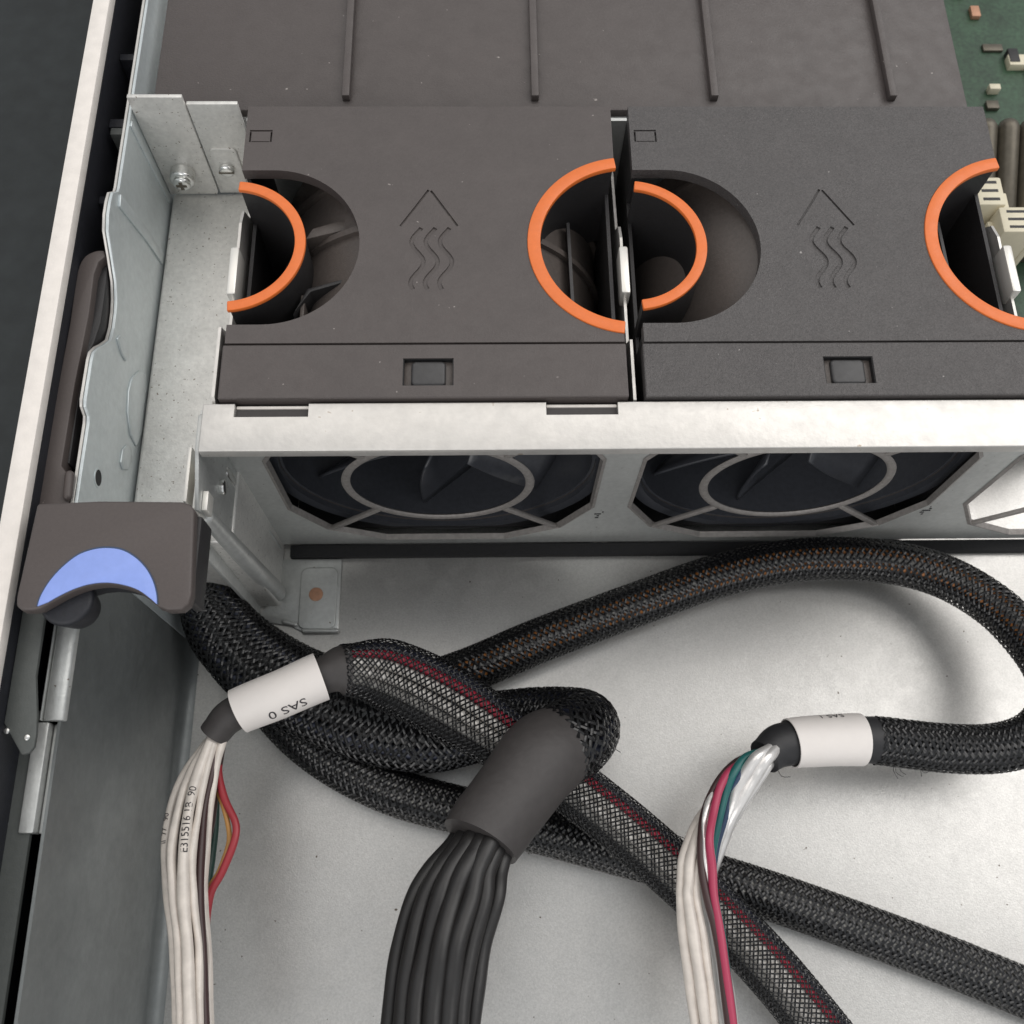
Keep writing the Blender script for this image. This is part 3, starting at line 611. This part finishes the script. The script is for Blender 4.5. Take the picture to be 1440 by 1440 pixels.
for (m, r, q) in (
    ('wire_white', .10, [(292, 1044, 3.15), (262, 1085, 3.3), (240, 1135, 3.5), (233, 1195, 3.7), (236, 1262, 3.9), (244, 1340, 4.1), (250, 1480, 4.3)]),
    ('wire_white', .10, [(296, 1040, 3.35), (268, 1085, 3.55), (251, 1135, 3.75), (245, 1195, 3.95), (244, 1262, 4.1), (251, 1340, 4.3), (256, 1480, 4.5)]),
    ('wire_white', .125, [(300, 1036, 3.5), (281, 1085, 3.7), (265, 1140, 3.9), (259, 1200, 4.1), (258, 1262, 4.25), (264, 1340, 4.4), (268, 1480, 4.6)]),
    ('wire_white', .085, [(304, 1036, 3.5), (289, 1088, 3.65), (278, 1140, 3.8), (273, 1200, 3.95), (271, 1262, 4.1), (277, 1340, 4.3), (281, 1480, 4.4)]),
    ('wire_brown', .10, [(307, 1040, 3.4), (295, 1088, 3.5), (287, 1140, 3.6), (282, 1200, 3.75), (280, 1262, 3.9), (286, 1340, 4.1), (290, 1480, 4.2)]),
    ('wire_white', .09, [(314, 1040, 3.45), (303, 1080, 3.55), (296, 1130, 3.5), (290, 1190, 3.4), (286, 1262, 3.5), (292, 1340, 3.7), (296, 1480, 3.8)]),
    ('wire_brown', .10, [(298, 1042, 3.2), (272, 1088, 3.35), (256, 1138, 3.55), (250, 1196, 3.75), (250, 1262, 3.9), (257, 1340, 4.1), (262, 1480, 4.3)]),
    ('wire_brown', .10, [(302, 1042, 3.25), (285, 1090, 3.4), (271, 1140, 3.6), (265, 1200, 3.8), (265, 1262, 3.95), (271, 1340, 4.1), (275, 1480, 4.3)]),
    ('wire_brown', .10, [(311, 1050, 3.2), (304, 1090, 3.2), (297, 1150, 3.1), (288, 1210, 3.0), (280, 1262, 3.0), (280, 1340, 3.1), (284, 1480, 3.2)]),
    ('wire_green', .10, [(309, 1060, 3.1), (304, 1110, 3.0), (301, 1160, 2.9), (297, 1205, 2.9), (289, 1262, 3.0), (288, 1340, 3.1), (291, 1480, 3.2)]),
    ('wire_red', .085, [(309, 1055, 3.1), (307, 1090, 3.2), (317, 1125, 3.4), (329, 1158, 3.5), (329, 1185, 3.5), (313, 1228, 3.5), (296, 1262, 3.4), (288, 1340, 3.3), (290, 1480, 3.3)]),
    ('wire_yellow', .06, [(307, 1060, 3.0), (304, 1095, 3.1), (312, 1130, 3.25), (321, 1160, 3.35), (321, 1186, 3.35), (306, 1226, 3.35), (291, 1258, 3.3), (282, 1340, 3.2), (284, 1480, 3.2)])):
    P_, o_ = wire(q, r, m, B)
    Wt.append((P_, o_))
text_on(Wt[2][0], nearest(Wt[2][0], 258, 1205, 4.1), -.75, .24, 'E315516 1B  90', Wt[2][1], .004, sx=.92)
text_on(Wt[0][0], nearest(Wt[0][0], 233, 1185, 3.7), -.2, .17, 'II  77   90', Wt[0][1], .004)

# --- A: SAS 1 cable, one long loop
A = thing('data_cable', 'long looping braided cable ending in a white label tube with pink, teal and foil wires', 'cable', tuple(at(1240, 800, z=0)))
pts = [(1060, 1078, 2.75), (1078, 1062, 2.6), (1102, 1047, 2.45), (1150, 1042, 2.35), (1205, 1040, 2.25), (1240, 1042, 2.15), (1330, 1052, 2.0), (1400, 1052, 2.1), (1452, 1036, 2.4), (1482, 1000, 2.7), (1480, 955, 2.6), (1450, 905, 2.2), (1395, 850, 1.7), (1320, 808, 1.3), (1230, 788, 1.05), (1120, 788, .95), (1010, 810, .85), (900, 848, .75), (760, 900, .65), (650, 946, .6), (560, 970, .58), (450, 950, .58), (350, 893, .6), (282, 815, .65), (270, 790, .7)]
rad = [(.34, .3), (.42, .38), (.50, .46), (.52, .5), (.54, .5), (.55, .5)] + [(.56, .5)] * 17 + [(.5, .46), (.4, .4)]
p = Path(px(pts), .05, rad)
sa = nearest(p, 1075, 1065, 2.65); sl0 = nearest(p, 1113, 1046, 2.45); sl1 = nearest(p, 1210, 1040, 2.25); sb = nearest(p, 1238, 1042, 2.15)
sm_ = nearest(p, 1478, 950, 2.6)
cores(p, sb - .1, sm_, A, ['core_black', 'core_dim', 'core_dim', 'core_black', 'core_dim', 'core_dim', 'core_black'])
cores(p, sm_ + .02, p.len, A, ['core_grey', 'core_black', 'core_orange', 'core_grey', 'core_orange', 'core_black', 'core_grey', 'core_grey'])
braid(p, sb - .15, p.len, A, 15, 2.6, .075, jit=.03)
make('shrink_collar', tube(p, sa, sb, 32, 1, .0, True, .08, .008), 'shrink_black', A, smooth=True)
lb = make('label_tube', hollow(p, sl0, sl1, .075, .03), 'label', A, smooth=True)
text_on(p, sl1 - .45, -1.2, .26, 'SAS 1', lb, .08)
for (m, r, q) in (
    ('wire_brown', .085, [(1068, 1058, 2.6), (1035, 1072, 2.75), (1010, 1100, 2.9), (992, 1140, 3.1), (985, 1180, 3.3), (987, 1220, 3.4), (996, 1262, 3.5), (1010, 1330, 3.6), (1030, 1480, 3.7)]),
    ('wire_pink', .095, [(1068, 1060, 2.7), (1032, 1082, 2.85), (1014, 1105, 3.0), (1002, 1140, 3.2), (997, 1180, 3.4), (998, 1220, 3.5), (1004, 1262, 3.5), (1016, 1330, 3.6), (1036, 1480, 3.7)]),
    ('wire_foil', .06, [(1066, 1060, 2.75), (1030, 1080, 2.8), (1005, 1108, 2.95), (993, 1145, 3.2), (990, 1185, 3.35), (992, 1225, 3.4), (1000, 1262, 3.4), (1012, 1330, 3.5), (1032, 1480, 3.6)]),
    ('wire_teal', .10, [(1070, 1058, 2.75), (1048, 1066, 2.9), (1030, 1090, 3.0), (1020, 1115, 3.0), (1012, 1150, 2.95), (1004, 1190, 2.85), (1000, 1230, 2.8), (1004, 1262, 2.8), (1016, 1330, 2.9), (1036, 1480, 3.0)]),
    ('wire_blue', .085, [(1072, 1060, 2.8), (1053, 1072, 2.9), (1038, 1095, 2.95), (1028, 1118, 2.9), (1018, 1150, 2.8), (1008, 1190, 2.6), (1002, 1235, 2.5), (1004, 1262, 2.5), (1018, 1330, 2.6), (1040, 1480, 2.7)]),
    ('wire_foil', .13, [(1082, 1054, 2.85), (1066, 1064, 3.05), (1050, 1085, 3.05), (1036, 1110, 2.95), (1022, 1145, 2.7), (1008, 1190, 2.5), (998, 1235, 2.5), (1000, 1262, 2.5), (1014, 1330, 2.6), (1036, 1480, 2.7)]),
    ('wire_foil', .16, [(1090, 1056, 2.8), (1076, 1068, 3.0), (1060, 1092, 2.95), (1044, 1118, 2.85), (1027, 1150, 2.7), (1012, 1185, 2.4), (998, 1230, 2.3), (996, 1262, 2.3), (1008, 1330, 2.4), (1030, 1480, 2.5)]),
    ('wire_foil', .11, [(1088, 1068, 2.6), (1078, 1082, 2.7), (1062, 1105, 2.65), (1045, 1128, 2.55), (1028, 1160, 2.4), (1010, 1195, 2.2), (996, 1235, 2.2), (992, 1262, 2.2), (1004, 1330, 2.3), (1026, 1480, 2.4)]),
    ('wire_white', .12, [(1010, 1120, 2.4), (990, 1145, 2.6), (973, 1172, 2.9), (961, 1205, 3.1), (957, 1235, 3.2), (956, 1262, 3.3), (964, 1330, 3.4), (984, 1480, 3.5)]),
    ('wire_white', .12, [(1015, 1125, 2.5), (994, 1152, 2.75), (979, 1178, 3.05), (970, 1210, 3.25), (968, 1240, 3.35), (968, 1262, 3.45), (977, 1330, 3.5), (997, 1480, 3.6)]),
    ('wire_white', .11, [(1015, 1130, 2.5), (998, 1160, 2.8), (987, 1190, 3.0), (980, 1220, 3.2), (979, 1242, 3.3), (981, 1262, 3.3), (990, 1330, 3.4), (1010, 1480, 3.5)])):
    wire(q, r, m, A)

# stray fibres where the sleeving is cut
for (par, u, v, z, n_) in ((A, 1252, 1074, 1.7, 5), (A, 1300, 1080, 1.6, 6), (A, 1085, 1082, 2.3, 4), (B, 500, 925, 3.5, 5), (B, 960, 1190, 1.6, 5), (Cc, 850, 1040, 2.3, 6)):
    for k in range(n_):
        b_ = at(u + random.uniform(-14, 14), v + random.uniform(-5, 5), z=z); a_ = random.uniform(0, 6.28); l_ = random.uniform(.15, .35)
        P_ = Path([b_, b_ + Vector((math.cos(a_) * l_ * .5, math.sin(a_) * l_ * .5, random.uniform(-.1, .15))), b_ + Vector((math.cos(a_ + .6) * l_, math.sin(a_ + .6) * l_, random.uniform(-.2, .1)))], .05, [(.008, .008)] * 3)
        make('stray_fibre', tube(P_, n=5, step=.05), 'braid', par, smooth=True)
bpy.context.view_layer.update()
